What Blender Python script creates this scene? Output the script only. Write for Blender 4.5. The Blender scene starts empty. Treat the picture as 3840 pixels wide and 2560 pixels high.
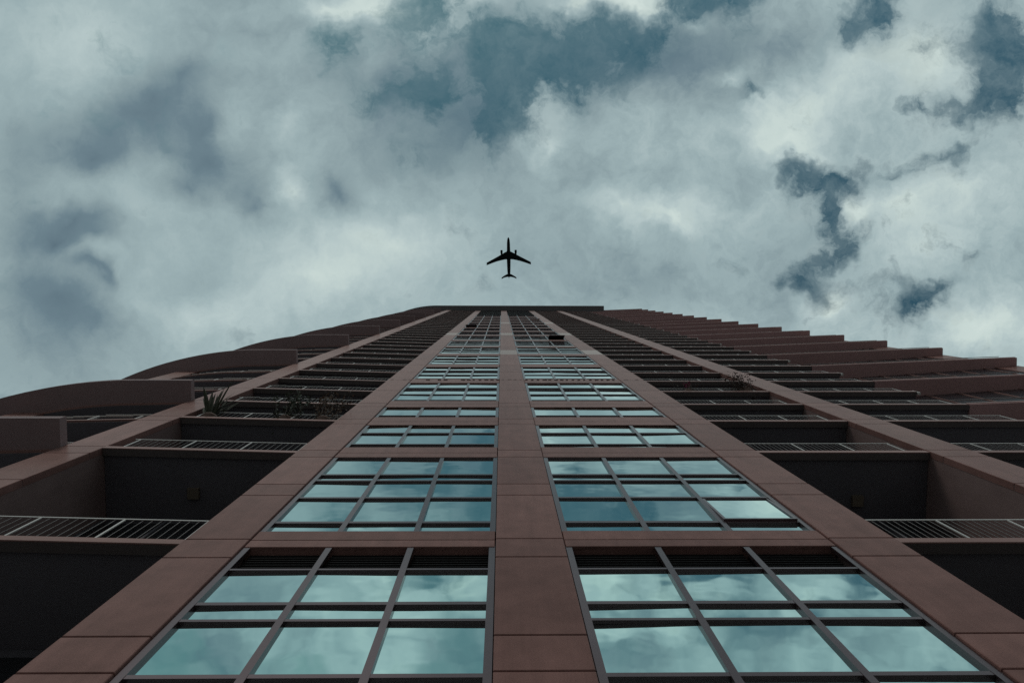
import bpy, bmesh, math, random
from mathutils import Matrix, Vector
random.seed(7)
R = math.radians
scene = bpy.context.scene

# ---------------------------------------------------------------- camera
U = 3.6            # metres between the camera and the facade plane: the unit all plans below are drawn in
EYE = 1.6          # camera height
cam = bpy.data.cameras.new('camera')
cam.sensor_width = 36.0
cam.lens = 26.016
cam.clip_start = 0.05
cam.clip_end = 6000.0
cam_ob = bpy.data.objects.new('camera', cam)
scene.collection.objects.link(cam_ob)
rot = Matrix(((0.999898, -0.0016, -0.014163), (-0.002568, -0.997639, -0.06863), (-0.01402, 0.06866, -0.997542)))
cam_ob.matrix_world = Matrix.Translation((0, 0, EYE)) @ rot.to_4x4()
scene.camera = cam_ob

# ---------------------------------------------------------------- sky: Nishita seen through a broken cloud deck
SUN_EL, SUN_AZ = 38.0, 200.0     # azimuth: compass degrees clockwise from +Y
world = bpy.data.worlds.new('World')
scene.world = world
world.use_nodes = True
nt = world.node_tree
nt.nodes.clear()
N = nt.nodes.new
L = nt.links.new
def sock(s, v):
    if isinstance(v, (int, float)): s.default_value = v
    elif isinstance(v, (tuple, list)): s.default_value = v
    else: L(v, s)
def math_(op, a, b=None, c=None, clamp=False):
    n = N('ShaderNodeMath'); n.operation = op; n.use_clamp = clamp
    for i, v in enumerate((a, b, c)):
        if v is not None: sock(n.inputs[i], v)
    return n.outputs[0]
def vmath(op, a, b=None):
    n = N('ShaderNodeVectorMath'); n.operation = op
    sock(n.inputs[0], a)
    if b is not None: sock(n.inputs[1], b)
    return n.outputs[0]
def vscale(a, s):
    n = N('ShaderNodeVectorMath'); n.operation = 'SCALE'; sock(n.inputs[0], a); sock(n.inputs['Scale'], s); return n.outputs[0]
def noise(vec, scale, detail, rough, out='Fac', lac=2.0):
    n = N('ShaderNodeTexNoise'); n.noise_dimensions = '3D'; L(vec, n.inputs['Vector'])
    n.inputs['Scale'].default_value = scale; n.inputs['Detail'].default_value = detail
    n.inputs['Roughness'].default_value = rough; n.inputs['Lacunarity'].default_value = lac
    return n.outputs[out]
def remap(v, a, b, c=0.0, d=1.0, kind='SMOOTHSTEP'):
    n = N('ShaderNodeMapRange'); n.interpolation_type = kind
    sock(n.inputs[0], v)
    for i, x in enumerate((a, b, c, d)): n.inputs[i + 1].default_value = x
    return n.outputs[0]
def mixcol(f, a, b):
    n = N('ShaderNodeMix'); n.data_type = 'RGBA'; sock(n.inputs[0], f); sock(n.inputs[6], a); sock(n.inputs[7], b); return n.outputs[2]

# places of the cloud deck (x/z, y/z of the direction): centre, two radii, turn in degrees, strength
# gaps of open sky, grey bellies, bright tops
HOLES =[(0.438, -0.105, 0.12, 0.169, 0, 0.35),(0.658, -0.284, 0.141, 0.155, 0, 0.45),(0.027, -0.269, 0.212, 0.155, -35, 0.45),(-0.111, -0.296, 0.127, 0.184, 0, 0.35),
 (0.567, 0.012, 0.113, 0.085, 0, 0.3),(0.5, -0.339, 0.113, 0.099, 0, 0.3),(0.2, -0.326, 0.226, 0.113, 0, 0.3),(0.466, -0.16, 0.169, 0.056, 0, 0.2),
 (0.047, -0.302, 0.134, 0.106, 0, 1.2),(-0.013, -0.316, 0.085, 0.099, 0, 0.75),(-0.007, -0.24, 0.068, 0.106, 15, 1.3),(-0.033, -0.203, 0.085, 0.051, -25, 1.3),
 (-0.111, -0.177, 0.078, 0.04, 0, 0.7),(-0.114, -0.255, 0.059, 0.059, 0, 1.0),(-0.071, -0.248, 0.085, 0.085, 0, 0.55),(-0.174, -0.242, 0.064, 0.056, 0, 0.6),
 (-0.211, -0.309, 0.068, 0.082, 0, 0.85),(-0.096, -0.357, 0.088, 0.059, 0, 0.9),(-0.151, -0.321, 0.056, 0.056, 0, 0.25),(0.136, -0.34, 0.155, 0.056, 0, 0.75),
 (0.102, -0.289, 0.078, 0.064, -15, 0.8),(0.177, -0.298, 0.056, 0.056, 0, 0.4),(0.214, -0.332, 0.049, 0.085, 10, 0.5),(0.28, -0.369, 0.064, 0.031, 0, 0.6),
 (0.245, -0.374, 0.035, 0.035, 0, 0.4),(0.315, -0.327, 0.064, 0.071, 0, 0.5),(0.334, -0.262, 0.04, 0.034, 0, 0.7),(0.257, -0.36, 0.035, 0.035, 0, 0.5),
 (0.494, -0.351, 0.064, 0.082, 25, 1.5),(0.451, -0.332, 0.056, 0.023, -15, 0.9),(0.67, -0.327, 0.078, 0.078, 0, 1.1),(0.677, -0.276, 0.059, 0.085, 10, 1.25),
 (0.651, -0.244, 0.071, 0.04, -25, 1.1),(0.619, -0.23, 0.071, 0.021, 5, 0.75),(0.569, -0.241, 0.049, 0.017, 0, 0.7),(0.657, -0.363, 0.056, 0.042, 0, 0.4),
 (0.4, -0.165, 0.051, 0.042, 0, 1.05),(0.422, -0.15, 0.065, 0.028, 8, 1.05),(0.451, -0.157, 0.045, 0.017, 15, 1.1),(0.44, -0.128, 0.028, 0.065, 5, 1.5),
 (0.438, -0.099, 0.025, 0.054, -5, 1.6),(0.452, -0.073, 0.028, 0.042, -20, 1.5),(0.476, -0.08, 0.04, 0.017, -35, 0.9),(0.433, -0.046, 0.048, 0.025, -20, 1.0),
 (0.402, -0.02, 0.028, 0.037, 20, 0.7),(0.418, -0.008, 0.035, 0.042, 0, 0.4),(0.545, -0.17, 0.085, 0.023, -12, 0.35),(0.594, -0.186, 0.099, 0.02, 0, 0.4),
 (0.619, -0.172, 0.031, 0.035, 0, 0.3),(0.588, 0.006, 0.062, 0.024, -20, 0.85),(0.559, 0.033, 0.034, 0.059, 20, 0.8),(0.542, -0.017, 0.056, 0.056, 0, 0.2),
 (0.649, -0.035, 0.056, 0.042, 0, 0.45),(0.317, -0.251, 0.056, 0.035, 0, 0.3),(0.302, -0.387, 0.127, 0.034, 0, 0.9),(0.349, -0.461, 0.113, 0.085, 0, 0.8),
 (0.456, -0.451, 0.085, 0.071, 0, 0.6),(-0.116, -0.384, 0.056, 0.025, 0, 0.8),(0.233, -0.389, 0.042, 0.028, 0, 0.7),(0.522, -0.396, 0.085, 0.02, 0, 0.7),
 (0.169, -0.487, 0.099, 0.042, 0, 0.45)]
SHADES =[(-0.604, 0.091, 0.357, 0.254, 0, 0.4),(-0.631, -0.106, 0.13, 0.508, 0, 0.25),(-0.381, -0.427, 0.292, 0.119, 0, 0.45),(-0.172, -0.462, 0.114, 0.068, 0, 0.4),
 (0.192, -0.465, 0.065, 0.042, 0, 0.6),(0.456, -0.462, 0.146, 0.068, 0, 0.4),(-0.413, -0.283, 0.122, 0.085, -15, 0.8),(-0.471, -0.257, 0.13, 0.093, 0, 0.8),
 (-0.489, -0.22, 0.179, 0.076, -10, 0.6),(-0.439, -0.187, 0.179, 0.085, 15, 0.6),(-0.548, -0.163, 0.122, 0.058, 10, 1),(-0.525, -0.192, 0.097, 0.068, 0, 0.4),
 (-0.385, -0.176, 0.081, 0.076, 0, 0.8),(-0.392, -0.224, 0.058, 0.051, 0, 0.6),(-0.412, -0.133, 0.081, 0.044, 0, 0.5),(-0.326, -0.113, 0.081, 0.054, 0, 0.55),
 (-0.343, -0.13, 0.049, 0.068, 0, 0.3),(-0.225, -0.116, 0.068, 0.054, 0, 0.85),(-0.563, -0.083, 0.122, 0.051, 5, 1.0),(-0.597, -0.06, 0.058, 0.037, 0, 0.8),
 (-0.538, -0.063, 0.065, 0.034, 10, 0.5),(-0.554, -0.023, 0.073, 0.03, 25, 0.7),(-0.531, -0.009, 0.049, 0.025, 25, 0.5),(-0.59, 0.021, 0.13, 0.068, 20, 0.7),
 (-0.539, 0.056, 0.13, 0.068, 0, 0.5),(-0.338, -0.344, 0.325, 0.042, 0, 0.3),(-0.306, -0.238, 0.097, 0.136, 0, 0.35),(-0.157, -0.267, 0.244, 0.22, 0, 0.5),
 (-0.054, -0.223, 0.244, 0.186, 0, 0.6),(0.159, -0.309, 0.325, 0.136, 0, 0.6),(0.258, -0.293, 0.195, 0.136, 0, 0.45),(0.057, -0.063, 0.406, 0.254, 0, 0.28),
 (0.193, -0.016, 0.357, 0.102, 0, 0.4),(-0.644, -0.06, 0.097, 0.254, 0, 0.35),(-0.626, -0.208, 0.097, 0.136, 0, 0.2),(0.391, -0.322, 0.146, 0.102, 0, 0.35),
 (0.144, -0.144, 0.244, 0.102, 0, 0.2),(0.382, -0.017, 0.097, 0.102, 0, 0.3),(-0.262, -0.142, 0.244, 0.102, 0, 0.15)]
LIGHTS =[(0.153, -0.393, 0.085, 0.04, 0, 1.1),(-0.053, -0.392, 0.071, 0.035, 0, 1.0),(-0.087, -0.449, 0.155, 0.085, 0, 0.6),(0.14, -0.459, 0.099, 0.085, 0, 0.6),
 (-0.257, -0.444, 0.169, 0.085, 0, 0.3),(0.429, -0.4, 0.085, 0.042, 0, 0.5),(-0.179, -0.363, 0.113, 0.045, 0, 1.0),(-0.224, -0.37, 0.085, 0.028, 0, 0.5),
 (0.176, -0.378, 0.113, 0.025, 0, 1.2),(0.095, -0.378, 0.042, 0.017, 0, 0.8),(0.065, -0.195, 0.056, 0.085, 15, 0.75),(0.045, -0.24, 0.085, 0.056, -20, 0.5),
 (0.016, -0.212, 0.056, 0.071, 20, 0.3),(0.405, -0.248, 0.24, 0.071, -25, 0.65),(0.388, -0.208, 0.085, 0.034, 0, 0.8),(0.572, -0.295, 0.099, 0.071, 10, 0.8),
 (0.467, -0.3, 0.071, 0.042, 0, 0.4),(0.168, -0.112, 0.099, 0.045, 10, 0.65),(0.239, -0.089, 0.085, 0.037, 15, 0.8),(0.285, -0.11, 0.113, 0.042, -10, 0.4),
 (-0.147, -0.062, 0.24, 0.099, 0, 0.5),(-0.252, -0.015, 0.184, 0.078, -10, 0.6),(0.476, -0.111, 0.04, 0.042, 0, 0.9),(0.544, -0.117, 0.141, 0.056, 0, 0.5),
 (0.576, -0.064, 0.169, 0.085, 0, 0.45),(0.653, 0.053, 0.155, 0.064, 0, 1.1),(0.436, 0.018, 0.045, 0.056, 0, 0.9),(0.305, -0.282, 0.064, 0.037, 0, 0.7),
 (0.251, -0.349, 0.042, 0.028, 0, 0.4),(0.632, -0.135, 0.141, 0.071, 0, 0.4),(-0.289, -0.216, 0.056, 0.056, 0, 0.35),(-0.111, -0.335, 0.035, 0.056, 0, 0.5),
 (-0.065, -0.349, 0.035, 0.042, 0, 0.4),(-0.174, -0.295, 0.056, 0.085, 0, 0.3),(-0.542, -0.326, 0.184, 0.099, 0, 0.25),(-0.607, -0.276, 0.113, 0.085, 0, 0.2),
 (-0.393, 0.032, 0.226, 0.071, 0, 0.35),(-0.291, -0.133, 0.04, 0.056, 0, 0.6),(-0.364, -0.21, 0.056, 0.042, 0, 0.2),(0.347, -0.236, 0.085, 0.042, 0, 0.4),
 (0.19, -0.219, 0.113, 0.085, 0, 0.3)]

tc = N('ShaderNodeTexCoord').outputs['Generated']
sx = N('ShaderNodeSeparateXYZ'); L(tc, sx.inputs[0])
zc = math_('MAXIMUM', sx.outputs[2], 0.06)
cx = N('ShaderNodeCombineXYZ')
L(math_('DIVIDE', sx.outputs[0], zc), cx.inputs[0]); L(math_('DIVIDE', sx.outputs[1], zc), cx.inputs[1])
deck = cx.outputs[0]                     # where a ray meets a flat cloud deck of height one
w1 = vscale(vmath('SUBTRACT', noise(deck, 5.0, 4.0, 0.55, 'Color'), (0.5, 0.5, 0.5)), 0.10)
w2 = vscale(vmath('SUBTRACT', noise(deck, 15.0, 4.0, 0.6, 'Color'), (0.5, 0.5, 0.5)), 0.065)
w3 = vscale(vmath('SUBTRACT', noise(deck, 42.0, 3.0, 0.6, 'Color'), (0.5, 0.5, 0.5)), 0.022)
soft = vmath('ADD', vmath('ADD', deck, w1), vscale(w2, 0.6))
warped = vmath('ADD', vmath('ADD', vmath('ADD', deck, w1), w2), w3)
def field(places, vec, gain):
    acc = None
    for (u, v, ru, rv, turn, a) in places:
        m = N('ShaderNodeMapping'); m.vector_type = 'TEXTURE'
        L(vec, m.inputs[0])
        m.inputs['Location'].default_value = (u, v, 0); m.inputs['Rotation'].default_value = (0, 0, R(turn)); m.inputs['Scale'].default_value = (ru, rv, 1)
        g = N('ShaderNodeTexGradient'); g.gradient_type = 'QUADRATIC_SPHERE'; L(m.outputs[0], g.inputs[0])
        k = a * gain
        acc = math_('MULTIPLY', g.outputs['Fac'], k) if acc is None else math_('MULTIPLY_ADD', g.outputs['Fac'], k, acc)
    return acc
fb = noise(vmath('ADD', deck, (3.1, 1.7, 0.0)), 4.5, 8.0, 0.52)
fine = noise(warped, 20.0, 9.0, 0.66)
low = noise(vmath('ADD', deck, (7.3, 2.2, 0.0)), 5.0, 4.0, 0.5)
crisp = remap(sx.outputs[0], -0.45, 0.45, 0.55, 1.25, 'LINEAR')      # softer, thicker cloud to the left
sd_ = N('ShaderNodeSeparateXYZ'); L(deck, sd_.inputs[0]); nt_y = sd_.outputs[1]
vmath('LENGTH', deck)
rad = nt.nodes[-1].outputs['Value']
past = remap(math_('MULTIPLY', nt_y, -1.0), 0.37, 0.45)
away = math_('MAXIMUM', remap(rad, 0.75, 1.0), past)      # beyond the mapped part the deck goes on the same way
wild = math_('MULTIPLY', remap(low, 0.46, 0.64, 0.0, 1.0), away)
fb0 = math_('SUBTRACT', fb, 0.5)
fine0 = math_('MULTIPLY', math_('SUBTRACT', fine, 0.5), crisp)
holes = math_('ADD', field(HOLES, warped, 2.5), wild)
holes = math_('ADD', holes, math_('MULTIPLY', fb0, 1.0))
mid0 = math_('SUBTRACT', noise(vmath('ADD', soft, (4.4, 9.1, 0.3)), 13.0, 8.0, 0.62), 0.5)
holes = math_('ADD', holes, math_('MULTIPLY', mid0, 2.3))
holes = math_('ADD', holes, math_('MULTIPLY', fine0, 1.7))
holes = math_('MAXIMUM', math_('SUBTRACT', holes, 0.20), 0.0)
hole_mask = math_('SUBTRACT', 1.0, math_('POWER', 2.718, math_('MULTIPLY', holes, -1.6)))
veil = remap(math_('ADD', noise(vmath('ADD', warped, (1.3, 5.1, 0.4)), 9.0, 9.0, 0.66), math_('MULTIPLY', holes, 0.048)), 0.455, 0.625, 0.34, 1.08)
wisp = remap(noise(vmath('ADD', warped, (8.2, 0.7, 0.9)), 20.0, 9.0, 0.66), 0.34, 0.66, 0.72, 1.0, 'LINEAR')
hole_mask = math_('MULTIPLY', math_('MULTIPLY', hole_mask, veil, clamp=True), wisp)
tone = math_('ADD', 0.57, math_('MULTIPLY', field(LIGHTS, warped, 1.0), 0.70))
tone = math_('ADD', tone, math_('MULTIPLY', math_('MULTIPLY', math_('SUBTRACT', noise(vmath('ADD', warped, (2.9, 6.3, 0.0)), 6.5, 5.0, 0.55), 0.5), away), 2.6))
tone = math_('SUBTRACT', tone, math_('MULTIPLY', field(SHADES, soft, 1.0), 0.64))
tone = math_('ADD', tone, math_('MULTIPLY', fb0, 0.5))
tone = math_('ADD', tone, math_('MULTIPLY', mid0, 0.36))
tone = math_('ADD', tone, math_('MULTIPLY', fine0, 0.62))
ramp = N('ShaderNodeValToRGB')
L(remap(tone, -0.5, 1.5, kind='LINEAR'), ramp.inputs[0])
els = ramp.color_ramp.elements
def stop(t, c):
    p = (t + 0.5) / 2.0
    e = els.new(p); e.color = (*c, 1)
els[0].position = 0.0; els[0].color = (0.085, 0.135, 0.175, 1)
els[1].position = 1.0; els[1].color = (0.66, 0.76, 0.72, 1)
stop(0.05, (0.150, 0.222, 0.262)); stop(0.32, (0.252, 0.338, 0.362)); stop(0.52, (0.330, 0.432, 0.450)); stop(0.76, (0.450, 0.555, 0.560)); stop(1.0, (0.560, 0.665, 0.640))
SKY_STRENGTH = 0.1
cloud = vscale(ramp.outputs[0], 1.0 / SKY_STRENGTH)
nish = N('ShaderNodeTexSky'); nish.sky_type = 'NISHITA'; nish.sun_disc = False
nish.sun_elevation = R(SUN_EL); nish.sun_rotation = R(SUN_AZ)
nish.air_density = 1.0; nish.dust_density = 1.5; nish.ozone_density = 1.0
blue = vmath('MULTIPLY', nish.outputs[0], (0.33, 0.61, 0.515))
col = mixcol(hole_mask, cloud, blue)
far = remap(sx.outputs[2], 0.10, 0.62)   # towards the horizon the deck closes to an even grey, a third as bright as overhead
col = mixcol(far, (1.25, 1.60, 1.72, 1), col)
bg = N('ShaderNodeBackground'); L(col, bg.inputs[0]); bg.inputs[1].default_value = SKY_STRENGTH
wo = N('ShaderNodeOutputWorld'); L(bg.outputs[0], wo.inputs[0])
world.cycles.sampling_method = 'MANUAL'
world.cycles.sample_map_resolution = 512

sun = bpy.data.lights.new('sun', 'SUN'); sun.energy = 0.6; sun.angle = R(18); sun.color = (1.0, 0.95, 0.88)
sun_ob = bpy.data.objects.new('sun', sun); scene.collection.objects.link(sun_ob)
sd = Vector((math.sin(R(SUN_AZ)) * math.cos(R(SUN_EL)), math.cos(R(SUN_AZ)) * math.cos(R(SUN_EL)), math.sin(R(SUN_EL))))
sun_ob.rotation_euler = sd.to_track_quat('Z', 'Y').to_euler()
scene.view_settings.view_transform = 'Standard'
scene.view_settings.look = 'None'
scene.view_settings.exposure = 0.0
scene.view_settings.gamma = 1.0
scene.view_settings.use_curve_mapping = False
scene.cycles.max_bounces = 8
scene.cycles.use_denoising = False

# ---------------------------------------------------------------- materials
def material(name, base, rough, metal=0.0, spec=0.5, mottle=0.0, scale=3.0, grain=0.0, bump=0.0, streak=0.0, polish=0.0):
    m = bpy.data.materials.new(name); m.use_nodes = True
    t = m.node_tree; b = t.nodes['Principled BSDF']
    b.inputs['Base Color'].default_value = (*base, 1); b.inputs['Roughness'].default_value = rough
    b.inputs['Metallic'].default_value = metal; b.inputs['Specular IOR Level'].default_value = spec
    if mottle or grain or bump or streak:
        geo = t.nodes.new('ShaderNodeNewGeometry')
        def tn(sc, det, ro, vec=None):
            n = t.nodes.new('ShaderNodeTexNoise'); t.links.new(vec or geo.outputs['Position'], n.inputs['Vector'])
            n.inputs['Scale'].default_value = sc; n.inputs['Detail'].default_value = det; n.inputs['Roughness'].default_value = ro
            return n.outputs['Fac']
        def mm(op, a, b_, c=None):
            n = t.nodes.new('ShaderNodeMath'); n.operation = op
            for i, v in enumerate((a, b_, c)):
                if v is None: continue
                if isinstance(v, float): n.inputs[i].default_value = v
                else: t.links.new(v, n.inputs[i])
            return n.outputs[0]
        val = mm('MULTIPLY_ADD', tn(scale, 4.0, 0.6), 2 * mottle, 1.0 - mottle)
        val = mm('ADD', val, mm('MULTIPLY', mm('SUBTRACT', tn(60.0, 3.0, 0.7), 0.5), 2 * grain))
        if streak:
            mp = t.nodes.new('ShaderNodeMapping'); t.links.new(geo.outputs['Position'], mp.inputs[0]); mp.inputs['Scale'].default_value = (5.0, 5.0, 0.25)
            val = mm('ADD', val, mm('MULTIPLY', mm('SUBTRACT', tn(1.0, 5.0, 0.65, mp.outputs[0]), 0.5), 2 * streak))
        oi = t.nodes.new('ShaderNodeObjectInfo')
        val = mm('MULTIPLY', val, mm('MULTIPLY_ADD', oi.outputs['Random'], 0.22, 0.89))
        vm = t.nodes.new('ShaderNodeVectorMath'); vm.operation = 'SCALE'; vm.inputs[0].default_value = base
        t.links.new(val, vm.inputs['Scale']); t.links.new(vm.outputs[0], b.inputs['Base Color'])
        if bump:
            bn = t.nodes.new('ShaderNodeBump'); bn.inputs['Strength'].default_value = bump; bn.inputs['Distance'].default_value = 0.01
            t.links.new(tn(45.0, 4.0, 0.65), bn.inputs['Height']); t.links.new(bn.outputs[0], b.inputs['Normal'])
    if polish:      # partly polished grains: a sharp sheen that only shows at a glancing angle
        g = t.nodes.new('ShaderNodeBsdfGlossy'); g.inputs['Roughness'].default_value = 0.28; g.inputs['Color'].default_value = (1.0, 0.82, 0.78, 1)
        lw = t.nodes.new('ShaderNodeLayerWeight'); lw.inputs['Blend'].default_value = 0.5
        p5 = t.nodes.new('ShaderNodeMath'); p5.operation = 'POWER'; t.links.new(lw.outputs['Facing'], p5.inputs[0]); p5.inputs[1].default_value = 5.0
        sc = t.nodes.new('ShaderNodeMath'); sc.operation = 'MULTIPLY'; t.links.new(p5.outputs[0], sc.inputs[0]); sc.inputs[1].default_value = polish
        mx = t.nodes.new('ShaderNodeMixShader'); t.links.new(sc.outputs[0], mx.inputs[0]); t.links.new(b.outputs[0], mx.inputs[1]); t.links.new(g.outputs[0], mx.inputs[2])
        t.links.new(mx.outputs[0], t.nodes['Material Output'].inputs[0])
    return m

STONE = material('rose_stone', (0.218, 0.115, 0.102), 0.9, spec=0.0, polish=0.42, mottle=0.34, scale=2.6, grain=0.38, bump=0.4, streak=0.30)
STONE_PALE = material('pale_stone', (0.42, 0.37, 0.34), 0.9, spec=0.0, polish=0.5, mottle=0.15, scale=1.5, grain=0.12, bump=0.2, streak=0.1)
SLAB = material('painted_concrete', (0.27, 0.155, 0.140), 0.9, spec=0.0, polish=0.5, mottle=0.18, scale=0.8, grain=0.1, bump=0.2, streak=0.05)
SOFFIT = material('soffit_plaster', (0.25, 0.172, 0.175), 0.8, mottle=0.15, scale=0.6, grain=0.06)
SOFFIT_RED = material('red_soffit_plaster', (0.41, 0.235, 0.23), 0.8, mottle=0.15, scale=0.6, grain=0.06)
RETURN = material('return_wall_render', (0.215, 0.145, 0.138), 0.9, spec=0.0, polish=0.3, mottle=0.25, scale=1.6, grain=0.15, bump=0.2, streak=0.15)
BEAM = material('beam_shade', (0.085, 0.066, 0.064), 0.75, mottle=0.2, scale=1.2, grain=0.06)  # slab-lip underside: its shade is put into the base colour
RECESS = material('recess_shade', (0.092, 0.082, 0.094), 0.7, mottle=0.2, scale=1.2, grain=0.08)  # shade of the deep balcony recesses, put into the base colour
CROWN = material('crown_metal', (0.15, 0.14, 0.145), 0.6, mottle=0.12, scale=0.7)
FRAME = material('window_frame_paint', (0.125, 0.082, 0.088), 0.24, metal=0.8, mottle=0.12, scale=2.0, grain=0.05)
RAIL = material('rail_paint', (0.52, 0.48, 0.455), 0.4, mottle=0.1, scale=3.0, grain=0.04)
PICKET = material('picket_paint', (0.15, 0.115, 0.107), 0.35, mottle=0.1, scale=3.0)
LOUVER = material('louver_metal', (0.014, 0.013, 0.014), 0.7, spec=0.2, mottle=0.2, scale=4.0)
DARKGLASS = material('dark_glass', (0.018, 0.018, 0.020), 0.08, mottle=0.2, scale=1.0)
WINGGLASS = material('wing_glass', (0.020, 0.021, 0.026), 0.22, spec=0.35, mottle=0.2, scale=1.0)
FIXTURE = material('fixture_plastic', (0.125, 0.095, 0.07), 0.6, mottle=0.1, scale=5.0)
JET = material('jet_silhouette', (0.004, 0.005, 0.006), 0.7, spec=0.1, mottle=0.1, scale=0.3)  # near-black base colour carries the backlit silhouette
PAVING = material('paving', (0.30, 0.29, 0.285), 0.85, mottle=0.25, scale=0.5, grain=0.2)
LEAF = material('agave_leaf', (0.045, 0.046, 0.028), 0.7, spec=0.2, mottle=0.3, scale=6.0, grain=0.1)
RUST_LEAF = material('rust_leaf', (0.110, 0.062, 0.038), 0.6, mottle=0.35, scale=6.0, grain=0.1)
GREEN_LEAF = material('small_leaf', (0.055, 0.060, 0.035), 0.6, mottle=0.35, scale=6.0, grain=0.1)
DRY_LEAF = material('dry_grass', (0.105, 0.066, 0.054), 0.7, mottle=0.3, scale=6.0, grain=0.1)
STEM = material('stem_bark', (0.07, 0.05, 0.04), 0.8, mottle=0.2, scale=8.0)
POT = material('clay_pot', (0.12, 0.07, 0.055), 0.8, mottle=0.2, scale=5.0)
BLOOM = material('pink_bloom', (0.36, 0.06, 0.16), 0.6, mottle=0.2, scale=9.0)

def glass_material():
    m = bpy.data.materials.new('coated_glass'); m.use_nodes = True
    t = m.node_tree; b = t.nodes['Principled BSDF']
    b.inputs['Base Color'].default_value = (0.555, 0.772, 0.755, 1)
    b.inputs['Metallic'].default_value = 1.0; b.inputs['Roughness'].default_value = 0.035
    geo = t.nodes.new('ShaderNodeNewGeometry')
    n = t.nodes.new('ShaderNodeTexNoise'); t.links.new(geo.outputs['Position'], n.inputs['Vector'])
    n.inputs['Scale'].default_value = 1.1; n.inputs['Detail'].default_value = 2.0
    bn = t.nodes.new('ShaderNodeBump'); bn.inputs['Strength'].default_value = 0.2; bn.inputs['Distance'].default_value = 0.03
    t.links.new(n.outputs['Fac'], bn.inputs['Height']); t.links.new(bn.outputs[0], b.inputs['Normal'])
    return m
GLASS = glass_material()

# ---------------------------------------------------------------- building helpers (plan units; U metres each, heights above the eye)
col_ = scene.collection
WL = {}
def empty(name, x, y, z, parent=None):
    o = bpy.data.objects.new(name, None); col_.objects.link(o); o.empty_display_size = 0.3
    w = Vector((x * U, y * U, z * U + EYE)); WL[o.name] = w
    if parent: o.parent = parent; o.location = w - WL[parent.name]
    else: o.location = w
    return o
def tag(o, label=None, cat=None, group=None, kind=None):
    for k, v in (('label', label), ('category', cat), ('group', group), ('kind', kind)):
        if v: o[k] = v
    return o
def link(name, me, parent, w, rz=0.0, rx=0.0, ry=0.0):
    o = bpy.data.objects.new(name, me); col_.objects.link(o)
    w = Vector(w); WL[o.name] = w
    o.location = w - WL[parent.name] if parent else w
    if parent: o.parent = parent
    if rz or rx or ry: o.rotation_euler = (rx, ry, rz)
    return o
BOXES = {}
def box_mesh(dx, dy, dz, mat, ch=0.0):
    key = (round(dx, 3), round(dy, 3), round(dz, 3), mat.name, ch)
    if key in BOXES: return BOXES[key]
    a, b, c = dx / 2, dy / 2, dz / 2
    if ch:
        v = [(-a, b, -c), (a, b, -c), (a, b, c), (-a, b, c), (-a, -b + ch, -c), (a, -b + ch, -c), (a, -b + ch, c), (-a, -b + ch, c),
             (-a + ch, -b, -c + ch), (a - ch, -b, -c + ch), (a - ch, -b, c - ch), (-a + ch, -b, c - ch)]
        f = [(0, 3, 2, 1), (8, 9, 10, 11), (4, 5, 9, 8), (5, 6, 10, 9), (6, 7, 11, 10), (7, 4, 8, 11), (0, 1, 5, 4), (1, 2, 6, 5), (2, 3, 7, 6), (3, 0, 4, 7)]
    else:
        v = [(x, y, z) for z in (-c, c) for y in (-b, b) for x in (-a, a)]
        f = [(0, 2, 3, 1), (4, 5, 7, 6), (0, 1, 5, 4), (2, 6, 7, 3), (0, 4, 6, 2), (1, 3, 7, 5)]
    me = bpy.data.meshes.new('box'); me.from_pydata(v, [], f); me.materials.append(mat); me.update()
    BOXES[key] = me
    return me
def box(parent, name, x0, x1, y0, y1, z0, z1, mat, ch=0.0, rz=0.0, rx=0.0):
    me = box_mesh((x1 - x0) * U, (y1 - y0) * U, (z1 - z0) * U, mat, ch)
    return link(name, me, parent, ((x0 + x1) / 2 * U, (y0 + y1) / 2 * U, (z0 + z1) / 2 * U + EYE), rz, rx)
class MB:
    def __init__(s): s.v = []; s.f = []
    def box(s, x0, x1, y0, y1, z0, z1):
        i = len(s.v)
        s.v += [(x * U, y * U, z * U) for z in (z0, z1) for y in (y0, y1) for x in (x0, x1)]
        s.f += [tuple(i + k for k in q) for q in ((0, 2, 3, 1), (4, 5, 7, 6), (0, 1, 5, 4), (2, 6, 7, 3), (0, 4, 6, 2), (1, 3, 7, 5))]
    def mesh(s, mat):
        me = bpy.data.meshes.new('joined'); me.from_pydata(s.v, [], s.f); me.materials.append(mat); me.update(); return me
PRISMS = {}
def prism(parent, name, pts, z0, z1, mat, key=None, smooth=False):
    """upright prism over a plan polygon; origin at the first point, bottom"""
    k = (key, round(z1 - z0, 4), mat.name) if key else None
    px, py = pts[0]
    if k and k in PRISMS: me = PRISMS[k]
    else:
        area = sum(pts[i][0] * pts[(i + 1) % len(pts)][1] - pts[(i + 1) % len(pts)][0] * pts[i][1] for i in range(len(pts)))
        q = pts if area > 0 else [pts[0]] + pts[:0:-1]
        n = len(q); h = (z1 - z0) * U
        v = [((x - px) * U, (y - py) * U, 0) for x, y in q] + [((x - px) * U, (y - py) * U, h) for x, y in q]
        f = [tuple(range(n - 1, -1, -1)), tuple(range(n, 2 * n))] + [(i, (i + 1) % n, n + (i + 1) % n, n + i) for i in range(n)]
        me = bpy.data.meshes.new('prism'); me.from_pydata(v, [], f); me.materials.append(mat); me.update()
        if k: PRISMS[k] = me
    return link(name, me, parent, (px * U, py * U, z0 * U + EYE))

GROUND = -EYE / U
TOP = 36.5
FL = 0.84
SLABS = [2.94, 4.595] + [5.70 + FL * k for k in range(37)]

# ---------------------------------------------------------------- ground
gm = MB(); gm.box(-900, 900, -900, 900, -0.1, 0.0)
ground = link('ground', gm.mesh(PAVING), None, (0, 0, 0)); tag(ground, kind='structure')

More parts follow.
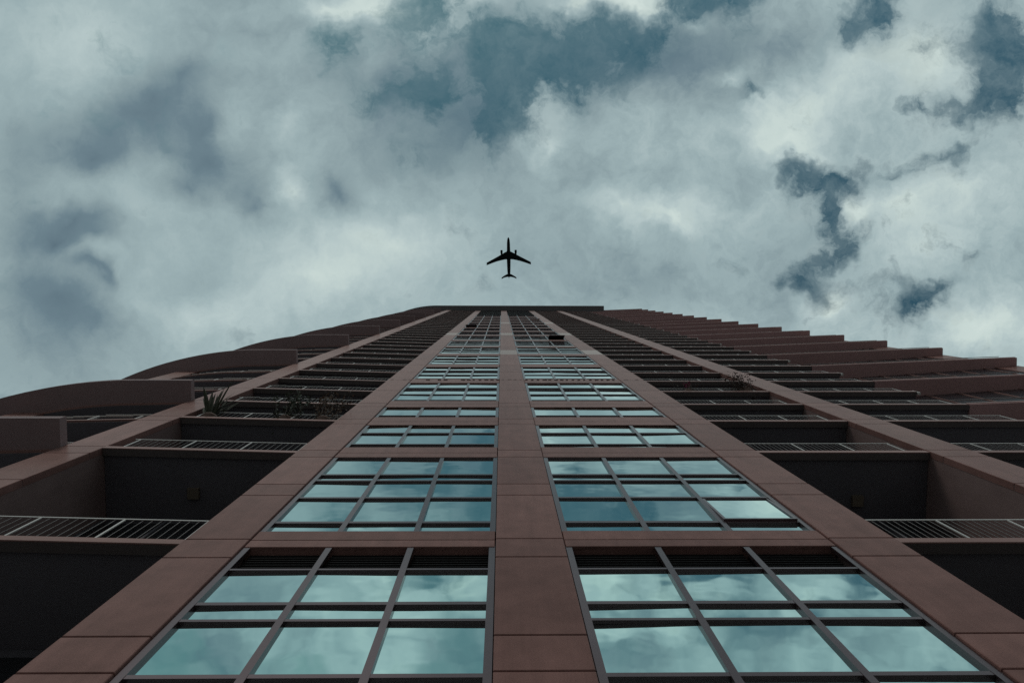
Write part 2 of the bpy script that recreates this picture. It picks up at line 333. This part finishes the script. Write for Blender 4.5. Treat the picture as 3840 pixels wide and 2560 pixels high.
# ---------------------------------------------------------------- the tower
tower = empty('apartment_tower', 0.12, 1.0, GROUND)
tag(tower, 'tall rose brown apartment tower with stacked balconies and teal mirrored windows', 'skyscraper')

# body behind the balconies and windows, recess shade put into its dark colour
ARC = (-3.2, 5.395)
def arc(r, a0, a1, n):
    return [(ARC[0] - r * math.sin(R(a0 + (a1 - a0) * i / n)), ARC[1] - r * math.cos(R(a0 + (a1 - a0) * i / n))) for i in range(n + 1)]
def wing_y(x): return 1.172 - 0.0697 * (x - 4.72)
core = [(4.24, wing_y(4.24)), (6.97, wing_y(6.97)), (6.97, 6.6), (-7.0, 6.6)] + arc(3.95, 60, 0, 14) + [(4.24, 1.445)]
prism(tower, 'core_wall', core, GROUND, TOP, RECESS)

# piers of stacked stone panels
def pier(x0, x1, y0, y1, z_top=TOP, pale=(), coarse=False):
    p = empty('pier', (x0 + x1) / 2, y0, GROUND, tower)
    box(p, 'pier_core', x0 + 0.0015, x1 - 0.0015, y0 + 0.012, y1, GROUND, z_top, RETURN)
    cuts = [GROUND, 0.25, 1.05, 1.888, 2.093, 2.728, 2.934, 3.572, 3.782, 4.407, 4.597, 5.519, 5.712, 6.345, 6.54]
    z = 6.54
    while z < z_top - 1.3:
        z += FL; cuts.append(z)
    cuts.append(z_top)
    if coarse: cuts = cuts[::8] + [z_top]
    g = 0.0035
    for a, b in zip(cuts, cuts[1:]):
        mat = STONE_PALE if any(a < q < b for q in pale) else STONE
        box(p, 'panel', x0, x1, y0, y0 + 0.04, a + g, b - g, mat, 0.008)
    return p
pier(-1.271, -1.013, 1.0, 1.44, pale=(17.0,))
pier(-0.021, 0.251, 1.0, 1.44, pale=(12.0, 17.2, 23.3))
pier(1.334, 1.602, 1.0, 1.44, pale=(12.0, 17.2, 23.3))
pier(-2.735, -2.463, 0.974, 1.44)
pier(2.69, 2.975, 1.0, 1.44)
pier(-4.30, -4.02, 1.085, 1.5, coarse=True)
pier(-5.62, -5.36, 1.58, 2.0, coarse=True)

# ---- windows of the middle bays
def row(head, bars, sill, louver=False): return dict(head=head, bars=bars, sill=sill, louver=louver)
ROWS = [row(1.55, [(1.1, 1.12), (0.62, 0.64)], 0.1),
        row(2.856, [(2.624, 2.638), (2.326, 2.348), (2.207, 2.223), (1.874, 1.894)], 1.765, True),
        row(4.425, [(4.005, 4.027), (3.880, 3.900), (3.553, 3.573), (3.165, 3.190)], 3.043),
        row(5.495, [(5.198, 5.222), (4.817, 4.835)], 4.709),
        row(6.350, [(5.940, 5.956)], 5.845)]
for k in range(14):
    s = 6.715 + 2 * FL * k
    ROWS.append(row(s + 1.32, [(s + 0.93, s + 0.938), (s + 0.80, s + 0.808), (s + 0.455, s + 0.463), (s + 0.080, s + 0.090)], s))
GY = 1.0195
def pane(w, x0, x1, z0, z1):
    o = box(w, 'pane', x0, x1, GY, GY + 0.005, z0, z1, GLASS)
    o.rotation_euler = (R(random.gauss(0, 0.3)), 0, R(random.gauss(0, 0.3)))
    return o
def sash(w, x0, x1, z0, z1, tilt):
    """top-hung sash pushed out at the bottom"""
    s = MB(); h = z1 - z0; t = 0.012
    s.box(0, x1 - x0, -0.009, 0.004, -t, 0); s.box(0, x1 - x0, -0.009, 0.004, -h, -h + t)
    s.box(0, t, -0.0085, 0.0035, -h + t, -t); s.box(x1 - x0 - t, x1 - x0, -0.0085, 0.0035, -h + t, -t)
    o = link('open_sash', s.mesh(FRAME), w, (x0 * U, 1.02 * U, z1 * U + EYE), rx=-R(tilt))
    g = MB(); g.box(t, x1 - x0 - t, -0.003, 0.001, -h + t, -t)
    q = link('sash_pane', g.mesh(GLASS if tilt < 5 else WINGGLASS), w, (x0 * U, 1.02 * U, z1 * U + EYE), rx=-R(tilt))
def window(x0, x1, r, idx):
    w = empty('window', (x0 + x1) / 2, 1.008, r['sill'], tower)
    mw = 0.024
    step = (x1 - x0 - mw) / 3
    ms = [(x0 + step * i, x0 + step * i + mw) for i in range(4)]
    top = r['head'] + 0.012
    single = idx < 9
    for a, b in ms:
        box(w, 'mullion', a, b, 1.008, GY + 0.004, r['sill'] - 0.002, top, FRAME)
    bars = [(r['head'], top)] + r['bars'] + [(r['sill'], r['sill'] + 0.014)]
    tb = MB()
    for j, (a, b) in enumerate(bars):
        if single: box(w, 'transom', x0 + 0.004, x1 - 0.004, 1.0092, GY + 0.002, a, b, FRAME)
        else: tb.box(x0 + 0.004, x1 - 0.004, 1.0092, GY + 0.002, a, b)
    if not single: link('transom', tb.mesh(FRAME), w, (0, 0, EYE))
    gb = MB()
    for j in range(len(bars) - 1):
        z1, z0 = bars[j][0], bars[j + 1][1]
        for i in range(3):
            a, b = ms[i][1], ms[i + 1][0]
            if r['louver'] and j == 0:
                lv = MB(); n = 9
                for q in range(n):
                    zz = z0 + (z1 - z0) * (q + 0.5) / n
                    lv.box(a, b, 1.036, 1.050, zz - 0.002, zz + 0.001)
                lv.box(a, b, 1.052, 1.06, z0, z1)
                link('louver', lv.mesh(LOUVER), w, (0, 0, EYE)); continue
            opened = (idx, i, j, x0 > 0) in OPEN
            if opened:
                sash(w, a, b, z0 - 0.006, z1 + 0.004, OPEN[(idx, i, j, x0 > 0)])
                box(w, 'room_backing', a, b, 1.09, 1.10, z0, z1, RECESS); continue
            if single: pane(w, a, b, z0 - 0.004, z1 + 0.004)
            else: gb.box(a, b, GY, GY + 0.005, z0 - 0.004, z1 + 0.004)
    if not single: tag(link('pane', gb.mesh(GLASS), w, (0, 0, EYE)), kind='stuff')
# (row, column, pane from the top, right-hand bay): degrees open
OPEN = {(2, 2, 3, True): 1.8, (10, 2, 3, True): 15.0, (13, 0, 3, False): 12.0, (16, 2, 3, True): 8.0}
for idx, r in enumerate(ROWS):
    window(-1.008, -0.024, r, idx)
    window(0.255, 1.331, r, idx)
# spandrels between the rows, each of two stone courses
for lo, hi in zip(ROWS, ROWS[1:]):
    for (x0, x1) in ((-1.0085, -0.0255), (0.2555, 1.3295)):
        s = empty('spandrel', (x0 + x1) / 2, 1.003, lo['head'], tower)
        a, b = lo['head'], hi['sill']; m = a + (b - a) * 0.42
        box(s, 'course', x0, x1, 1.0055, 1.08, a, m - 0.0025, STONE, 0.006)
        box(s, 'course', x0, x1, 1.0055, 1.08, m + 0.0025, b, STONE, 0.006)
# blind louvred storeys above the last windows
for (x0, x1) in ((-1.0085, -0.0255), (0.2555, 1.3295)):
    lv = MB(); z = ROWS[-1]['head'] + 0.02
    lv.box(x0, x1, 1.06, 1.07, z, TOP)
    while z < TOP - 0.1:
        lv.box(x0, x1, 1.012, 1.05, z, z + 0.05); z += 0.21
    link('louver_screen', lv.mesh(LOUVER), tower, (0, 0, EYE))
# drip slots cut in one joint course
ds = MB()
for i in range(44):
    x = -1.24 + i * 0.0655
    if random.random() < 0.8: ds.box(x, x + random.uniform(0.022, 0.05), 0.9985, 1.02, 8.27, 8.29)
tag(link('drip_slot', ds.mesh(LOUVER), tower, (0, 0, EYE)), kind='stuff')

# ---- balconies
RH = 0.285                      # rail height
def railing(b, x0, x1, ya, yb, s, posts, per, detail, ends=True):
    """rail along the line (x0,ya)-(x1,yb) on the slab top s"""
    n = len(posts)
    slope = (yb - ya) / (x1 - x0); rz = math.atan(slope)
    yy = lambda x: ya + slope * (x - x0)
    if detail:
        box(b, 'top_rail', x0, x1, (ya + yb) / 2 + 0.012, (ya + yb) / 2 + 0.0155, s + RH - 0.009, s + RH, RAIL, rz=rz)
        box(b, 'bottom_rail', x0, x1, (ya + yb) / 2 + 0.0135, (ya + yb) / 2 + 0.0205, s + 0.02, s + 0.027, PICKET, rz=rz)
        for p in posts: box(b, 'post', p - 0.0045, p + 0.0045, yy(p) + 0.0125, yy(p) + 0.0175, s, s + RH - 0.010, RAIL)
        for p, q in zip([x0] + posts, posts + [x1]):
            m = per if (q - p) > 0.2 else int(per * (q - p) / 0.34)
            for i in range(1, m):
                x = p + (q - p) * i / m
                box(b, 'picket', x - 0.0011, x + 0.0011, yy(x) + 0.0150, yy(x) + 0.0172, s + 0.027, s + RH - 0.010, PICKET)
        return
    key = (round(x0, 3), round(x1, 3), per)
    if key not in RAILS:
        a, c = MB(), MB()
        for i in range(6):
            u, v = x0 + (x1 - x0) * i / 6, x0 + (x1 - x0) * (i + 1) / 6
            a.box(u, v, yy((u + v) / 2) + 0.012, yy((u + v) / 2) + 0.0155, RH - 0.009, RH)
        for p in posts: a.box(p - 0.0045, p + 0.0045, yy(p) + 0.0125, yy(p) + 0.0175, 0, RH - 0.010)
        for p, q in zip([x0] + posts, posts + [x1]):
            m = per if (q - p) > 0.2 else int(per * (q - p) / 0.34)
            for i in range(1, m):
                x = p + (q - p) * i / m
                c.box(x - 0.0011, x + 0.0011, yy(x) + 0.0150, yy(x) + 0.0172, 0.0, RH - 0.010)
        RAILS[key] = (a.mesh(RAIL), c.mesh(PICKET))
    link('railing', RAILS[key][0], b, (0, 0, s * U + EYE))
    tag(link('picket', RAILS[key][1], b, (0, 0, s * U + EYE)), kind='stuff')
RAILS = {}
def balcony(kind, s, idx):
    detail = idx < 3
    if kind == 'near_left':
        x0, x1, ya, yb = -2.462, -1.272, 0.973, 1.004
        posts = [-1.288 - 0.365 * i for i in range(4)][::-1]; rx0, rx1 = -2.42, -1.274; per = 9
    elif kind == 'near_right':
        x0, x1, ya, yb = 1.603, 2.689, 1.004, 1.004
        posts = [1.618 + 0.323 * i for i in range(4)]; rx0, rx1 = 1.604, 2.60; per = 10
    elif kind == 'outer_right':
        x0, x1, ya, yb = 2.976, 4.175, 1.004, 1.002
        posts = [3.15 + 0.323 * i for i in range(3)] + [4.10]; rx0, rx1 = 2.98, 4.11; per = 11
    b = empty('balcony', (x0 + x1) / 2, (ya + yb) / 2, s, tower)
    prism(b, 'slab_edge', [(x0, ya), (x1, yb), (x1, yb + 0.006), (x0, ya + 0.006)], s - 0.050, s, SLAB, kind)
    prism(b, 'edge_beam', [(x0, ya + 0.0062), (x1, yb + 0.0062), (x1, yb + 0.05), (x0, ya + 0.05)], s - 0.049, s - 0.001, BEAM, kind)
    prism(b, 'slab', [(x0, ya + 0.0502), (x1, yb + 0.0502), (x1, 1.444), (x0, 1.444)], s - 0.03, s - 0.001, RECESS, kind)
    f = lambda x: ya + (yb - ya) * (x - x0) / (x1 - x0)
    railing(b, rx0, rx1, f(rx0), f(rx1), s, posts, per, detail)
    if idx < 6 and kind != 'outer_right':
        # glazed doors at the back of the recess below this slab
        z1 = s - 0.10; z0 = (SLABS[idx - 1] if idx else 1.6) + 0.01
        n = 3; st = (x1 - x0) / n
        for i in range(n):
            a = x0 + st * i + 0.02
            box(b, 'sliding_door', a, a + st - 0.04, 1.425, 1.443, z0, z1 - 0.03, DARKGLASS)
            box(b, 'door_frame', a - 0.0195, a - 0.0005, 1.415, 1.444, z0, z1, RECESS)
    if idx == 1 and kind != 'outer_right':
        lx, ly = (-1.914, 1.263) if kind == 'near_left' else (2.245, 1.316)
        box(b, 'ceiling_light', lx - 0.035, lx + 0.035, ly - 0.034, ly + 0.034, s - 0.052, s - 0.0305, FIXTURE, 0.0)
    if kind == 'outer_right' and idx >= 2 and (idx - 2) % 2 == 0:
        box(b, 'end_bracket', 4.178, 4.197, 1.006, 1.032, s - 0.085, s + 0.05, RAIL)
    return b
for idx, s in enumerate(SLABS):
    for kind in ('near_left', 'near_right', 'outer_right'):
        if s < TOP - 0.4: balcony(kind, s, idx)
# plain slab balconies on the bowed left flank
def bowed(s, idx):
    b = empty('balcony', -3.3, 1.0, s, tower)
    pts = [(-2.738, 0.99), (-3.2, 1.0)] + arc(4.395, 2, 11.5, 6) + arc(4.06, 11.5, 0, 4) + [(-2.738, 1.335)]
    prism(b, 'slab', pts, s - 0.03, s, SLAB, 'bowed')
    pts = [(-2.738, 1.006), (-3.2, 1.016)] + arc(4.379, 2, 11.5, 6) + arc(4.0, 11.5, 0, 4) + [(-2.738, 1.395)]
    prism(b, 'ceiling', pts, s - 0.045, s - 0.0305, RECESS, 'bowed')  # sheet under the slab, coloured dark for the shade there
    pts = arc(4.395, 13.6, 28.8, 6) + arc(4.06, 28.8, 13.6, 6)
    prism(b, 'slab', pts, s - 0.05, s, SLAB, 'bowed_far')
    if 'bow' not in RAILS:
        a = MB()
        line = [(-2.74, 1.004), (-2.98, 1.006)] + arc(4.38, 0, 11.5, 10)
        for (xa, ya), (xb, yb) in zip(line, line[1:]):
            a.box(xb, xa, min(ya, yb) + 0.004, max(ya, yb) + 0.012, RH - 0.008, RH)
        for x in (-2.9, -3.25, -3.6, -3.95):
            y = ARC[1] - math.sqrt(4.38 ** 2 - min(0, x - ARC[0]) ** 2)
            a.box(x - 0.007, x + 0.007, y + 0.002, y + 0.014, 0, RH - 0.008)
        RAILS['bow'] = a.mesh(RAIL)
    link('railing', RAILS['bow'], b, (0, 0, s * U + EYE))
for idx, s in enumerate(SLABS):
    if s < TOP - 0.4: bowed(s, idx)
# deep curved slabs thrown out at every fourth storey
BOW = [(-2.742, 0.797), (-3.2, 0.797)] + arc(4.6, 2, 62, 34) + arc(4.2, 62, 2, 30) + [(-3.2, 1.2), (-2.742, 1.2)]
for s in [4.595] + [6.54 + 4 * FL * j for j in range(9)]:
    prism(tower, 'curved_slab', BOW, s - 0.008, s + 0.066, SOFFIT, 'bow')

# ---- right wing: soffits at every second storey over tall glazing
WING = [(4.18, 1.003), (6.955, 0.886), (6.965, 1.25), (4.18, 1.25)]
wing_levels = [4.595 - 0.02] + [6.54 + 2 * FL * k for k in range(19)]
wing_levels[-1] = 36.62
for j, s in enumerate(wing_levels):
    e_ = empty('wing_balcony', 5.5, 0.95, s, tower)
    prism(e_, 'slab', WING, s - 0.05, s, SOFFIT_RED, 'wing')
    prism(e_, 'slab_edge', [(4.18, 0.998), (6.957, 0.881), (6.957, 0.8858), (4.18, 1.0028)], s - 0.022, s + 0.014, SLAB, 'wingedge')
    a = (6.955 - 4.2); rz = math.atan2(0.886 - 1.003, a)
    if j < 18:
        box(e_, 'top_rail', 4.2, 6.93, 0.955, 0.963, s + RH - 0.008, s + RH, PICKET, rz=rz)
    if j < len(wing_levels) - 1:
        z0, z1 = s + 0.002, wing_levels[j + 1] - 0.052
        wn = empty('wing_window', 5.5, 1.12, s, tower)
        xs = [4.40 + 0.352 * i for i in range(7)] + [6.648]
        for x in xs[1:-1]:
            box(wn, 'mullion', x - 0.008, x + 0.008, wing_y(x) - 0.018, wing_y(x) - 0.004, z0, z1, SLAB)
        for xa, xb in zip(xs, xs[1:]):
            xm = (xa + xb) / 2
            if j < 5:
                box(wn, 'pane', xa + 0.01, xb - 0.01, wing_y(xm) - 0.008, wing_y(xm) - 0.003, z0, z1, WINGGLASS, rz=math.atan(-0.0697))
        prism(wn, 'end_pier', [(6.655, wing_y(6.655) - 0.02), (6.972, wing_y(6.972) - 0.02), (6.972, 1.2), (6.655, 1.2)], z0, z1, STONE, 'endpier%.3f' % (z1 - z0))
        prism(wn, 'transom', [(4.36, wing_y(4.36) - 0.016), (6.654, wing_y(6.654) - 0.016), (6.654, wing_y(6.654) - 0.0035), (4.36, wing_y(4.36) - 0.0035)], s + FL - 0.012, s + FL + 0.012, SLAB, 'wtr')

# ---- crown slab over everything
CR = [(5.055, 0.748), (-3.2, 0.748)] + arc(4.647, 2, 62, 30) + [(-7.0, 6.6), (5.055, 6.6)]
prism(tower, 'crown_slab', CR, TOP + 0.002, TOP + 0.28, CROWN)
fl = MB(); fl.box(-2.9, 3.2, 0.992, 1.0, TOP - 0.10, TOP - 0.03)
link('crown_flashing', fl.mesh(FRAME), tower, (0, 0, EYE))

# ---------------------------------------------------------------- airliner
UNIT = 0.02775; H = 600.0
pl = bpy.data.objects.new('airliner', None); col_.objects.link(pl); WL['airliner'] = Vector((0.009342 * H, -0.049709 * H, H + EYE))
pl.location = WL['airliner']; pl.rotation_euler = (0, 0, -R(1.1))
tag(pl, 'small black airliner silhouette flying high beyond the tower roof', 'airplane')
def own(name, bm, mat, parent, smooth=True):
    me = bpy.data.meshes.new(name); bmesh.ops.recalc_face_normals(bm, faces=bm.faces[:]); bm.to_mesh(me); bm.free(); me.materials.append(mat)
    if smooth:
        for p in me.polygons: p.use_smooth = True
    o = bpy.data.objects.new(name, me); col_.objects.link(o); o.parent = parent
    return o
def lathe_y(bm, prof, cx=0.0, cz=0.0, seg=16, fat=1.18):
    rings = []
    for y, r, dz in prof:
        rings.append([bm.verts.new(((cx + r * fat * math.cos(2 * math.pi * i / seg)) * UNIT, y * UNIT, (cz + dz + r * math.sin(2 * math.pi * i / seg)) * UNIT)) for i in range(seg)])
    for a, b in zip(rings, rings[1:]):
        for i in range(seg): bm.faces.new((a[i], a[(i + 1) % seg], b[(i + 1) % seg], b[i]))
    bm.faces.new(rings[0][::-1]); bm.faces.new(rings[-1])
bm = bmesh.new()
lathe_y(bm, [(-462, 3, -6), (-452, 12, -5), (-425, 22, -3), (-380, 31, -1), (-300, 37, 0), (-150, 40, 0), (-40, 44, 0), (60, 48, 0), (165, 47, 0), (300, 44, 2), (430, 41, 5), (520, 38, 9), (600, 33, 14), (660, 22, 20), (700, 8, 24)])
own('fuselage', bm, JET, pl)
def wing_bm(sections):
    """sections: x, leading y, trailing y, z, thickness"""
    bm = bmesh.new(); rings = []
    for x, le, te, z, th in sections:
        le -= 5; te += 6; c = te - le
        ring = [(le, 0), (le + .25 * c, .5), (le + .6 * c, .4), (te, 0.02), (le + .6 * c, -.3), (le + .25 * c, -.45)]
        rings.append([bm.verts.new((x * UNIT, y * UNIT, (z + t * th) * UNIT)) for y, t in ring])
    for a, b in zip(rings, rings[1:]):
        for i in range(6): bm.faces.new((a[i], a[(i + 1) % 6], b[(i + 1) % 6], b[i]))
    bm.faces.new(rings[0]); bm.faces.new(rings[-1][::-1])
    return bm
for sg in (-1, 1):
    own('wing', wing_bm([(sg * 10, -72, 175, -22, 34), (sg * 60, -48, 168, -21, 32), (sg * 120, -18, 172, -18, 28), (sg * 215, 36, 192, -12, 22), (sg * 340, 105, 222, -4, 16), (sg * 480, 178, 268, 6, 12), (sg * 610, 246, 315, 16, 8), (sg * 645, 268, 326, 19, 5)]), JET, pl)
    bm = bmesh.new(); lathe_y(bm, [(-96, 22, 0), (-80, 27, 0), (-40, 28, 0), (10, 24, 0), (50, 15, 0)], sg * 205, -40, 14)
    own('engine', bm, JET, pl)
    own('pylon', wing_bm([(sg * 200, -50, 90, -42, 10), (sg * 206, -50, 90, -8, 10)]), JET, pl)
    own('tailplane', wing_bm([(sg * 8, 585, 672, 22, 14), (sg * 60, 606, 676, 24, 12), (sg * 130, 642, 690, 28, 9), (sg * 205, 692, 724, 32, 5), (sg * 217, 706, 730, 33, 3)]), JET, pl)
bm = bmesh.new()
v = [bm.verts.new((x * UNIT, y * UNIT, z * UNIT)) for x, y, z in ((-6, 520, 40), (-6, 690, 40), (-3, 735, 190), (-3, 675, 190), (6, 520, 40), (6, 690, 40), (3, 735, 190), (3, 675, 190))]
for q in ((0, 1, 2, 3), (7, 6, 5, 4), (0, 4, 5, 1), (1, 5, 6, 2), (2, 6, 7, 3), (3, 7, 4, 0)): bm.faces.new([v[i] for i in q])
own('tail_fin', bm, JET, pl, False)

# ---------------------------------------------------------------- plants on the balconies
def blade_mesh(length, width, mat, droop):
    bm = bmesh.new(); n = 6; prev = None
    for i in range(n + 1):
        t = i / n; w = width * (0.55 + 0.9 * t) * (1 - t ** 2.2) + 0.002
        z = length * (t - droop * t ** 2 * 0.5); y = length * droop * t ** 2
        cur = [bm.verts.new((-w, y, z)), bm.verts.new((0, y + w * 0.4, z)), bm.verts.new((w, y, z))]
        if prev:
            bm.faces.new((prev[0], prev[1], cur[1], cur[0])); bm.faces.new((prev[1], prev[2], cur[2], cur[1]))
        prev = cur
    me = bpy.data.meshes.new('blade'); bm.to_mesh(me); bm.free(); me.materials.append(mat)
    return me
def pot(p, r, h, z=0.0):
    bm = bmesh.new(); seg = 14
    prof = [(r * .7, 0), (r * .98, h * .85), (r * 1.08, h * .86), (r * 1.08, h), (r * .9, h), (r * .88, h * .9)]
    rings = [[bm.verts.new((a * math.cos(2 * math.pi * i / seg), a * math.sin(2 * math.pi * i / seg), z + b)) for i in range(seg)] for a, b in prof]
    for a, b in zip(rings, rings[1:]):
        for i in range(seg): bm.faces.new((a[i], a[(i + 1) % seg], b[(i + 1) % seg], b[i]))
    bm.faces.new(rings[0][::-1]); bm.faces.new(rings[-1])
    return own('pot', bm, POT, p)
def plant(name, label, x, y, s, cat='plant'):
    e_ = empty(name, x, y, s); tag(e_, label, cat, 'plants on the balconies'); return e_
# spiky one by the left outer pier
p = plant('agave_plant', 'spiky dark green plant fanning out over the left balcony rail beside the pier', -2.33, 1.06, 5.70)
pot(p, 0.30, 0.62)
blades = [blade_mesh(1.5, 0.055, LEAF, 0.12), blade_mesh(1.25, 0.06, LEAF, 0.3), blade_mesh(1.05, 0.055, LEAF, 0.5)]
for i in range(40):
    me = blades[i % 3]
    o = bpy.data.objects.new('leaf', me); col_.objects.link(o); o.parent = p; o.location = (random.uniform(-.08, .08), random.uniform(-.1, .05), 0.62)
    o.rotation_euler = (R(random.uniform(22, 68)), R(random.uniform(-36, 36)), R(random.uniform(-20, 20)))
    sc = random.uniform(0.8, 1.1); o.scale = (sc, sc, sc)
def bush(p, mat, stems, height, spread, lean, leaves, size, flower=None):
    st = bmesh.new(); lf = bmesh.new(); fw = bmesh.new()
    for k in range(stems):
        a = random.uniform(0, 6.28); r = random.uniform(0, 1)
        tip = Vector((math.cos(a) * spread * r, math.sin(a) * spread * .4 * r - lean * random.uniform(.5, 1.1), height * random.uniform(.55, 1.05)))
        base = Vector((math.cos(a) * spread * .3 * r, 0, 0)); prev = None
        n = 6
        for i in range(n + 1):
            t = i / n
            c = base.lerp(tip, t) + Vector((random.uniform(-.03, .03), random.uniform(-.03, .03), 0)) + Vector((0, -lean * .3 * t * t, 0))
            w = 0.012 * (1 - .7 * t)
            cur = [st.verts.new(c + Vector(q)) for q in ((w, 0, 0), (-w * .5, w * .87, 0), (-w * .5, -w * .87, 0))]
            if prev:
                for j in range(3): st.faces.new((prev[j], prev[(j + 1) % 3], cur[(j + 1) % 3], cur[j]))
            prev = cur
            for _ in range(int(leaves * (0.3 + t))):
                q = c + Vector((random.gauss(0, .09), random.gauss(0, .09), random.gauss(0, .09)))
                d1 = Vector((random.uniform(-1, 1), random.uniform(-1, 1), random.uniform(-1, 1))).normalized(); d2 = d1.orthogonal().normalized()
                s_ = size * random.uniform(.6, 1.3)
                tgt = fw if (flower and t > .6 and random.random() < flower) else lf
                vs = [tgt.verts.new(q + d1 * s_), tgt.verts.new(q + d2 * s_ * .5), tgt.verts.new(q - d1 * s_), tgt.verts.new(q - d2 * s_ * .5)]
                tgt.faces.new(vs)
    own('stem', st, STEM, p, False)
    tag(own('foliage', lf, mat, p, False), kind='stuff')
    if flower: own('bloom', fw, BLOOM, p, False)
    else: fw.free()
p = plant('trailing_shrub', 'sparse leafy shrub rising above the middle of the left balcony railing', -1.72, 1.07, 5.70)
pot(p, 0.28, 0.55); bush(p, GREEN_LEAF, 16, 2.1, 0.85, 0.45, 6, 0.055)
p = plant('rusty_shrub', 'rust coloured shrub growing over the left balcony rail near the window pier', -1.42, 1.07, 5.70)
pot(p, 0.26, 0.55); bush(p, RUST_LEAF, 11, 2.2, 0.55, 0.5, 6, 0.055)
p = plant('flowering_plant', 'small balcony plant with pink blossom on the right side railing', 1.93, 1.06, 7.38)
pot(p, 0.2, 0.6); bush(p, RUST_LEAF, 7, 1.7, 0.6, 0.25, 3, 0.05, 0.0)
bm = bmesh.new()
for _ in range(12):
    q = Vector((random.gauss(0.03, .09), -0.30 + random.gauss(0, .06), 1.05 + random.gauss(0, .1)))
    d1 = Vector((random.uniform(-1, 1), random.uniform(-1, 1), random.uniform(-1, 1))).normalized(); d2 = d1.orthogonal().normalized()
    bm.faces.new([bm.verts.new(q + d * 0.07) for d in (d1, d2, -d1, -d2)])
own('bloom', bm, BLOOM, p, False)
p = plant('dry_shrub', 'bushy brown dry plant on the right balcony beside the outer pier', 2.52, 1.05, 7.38)
pot(p, 0.25, 0.6); bush(p, DRY_LEAF, 16, 1.55, 0.6, 0.32, 9, 0.05)
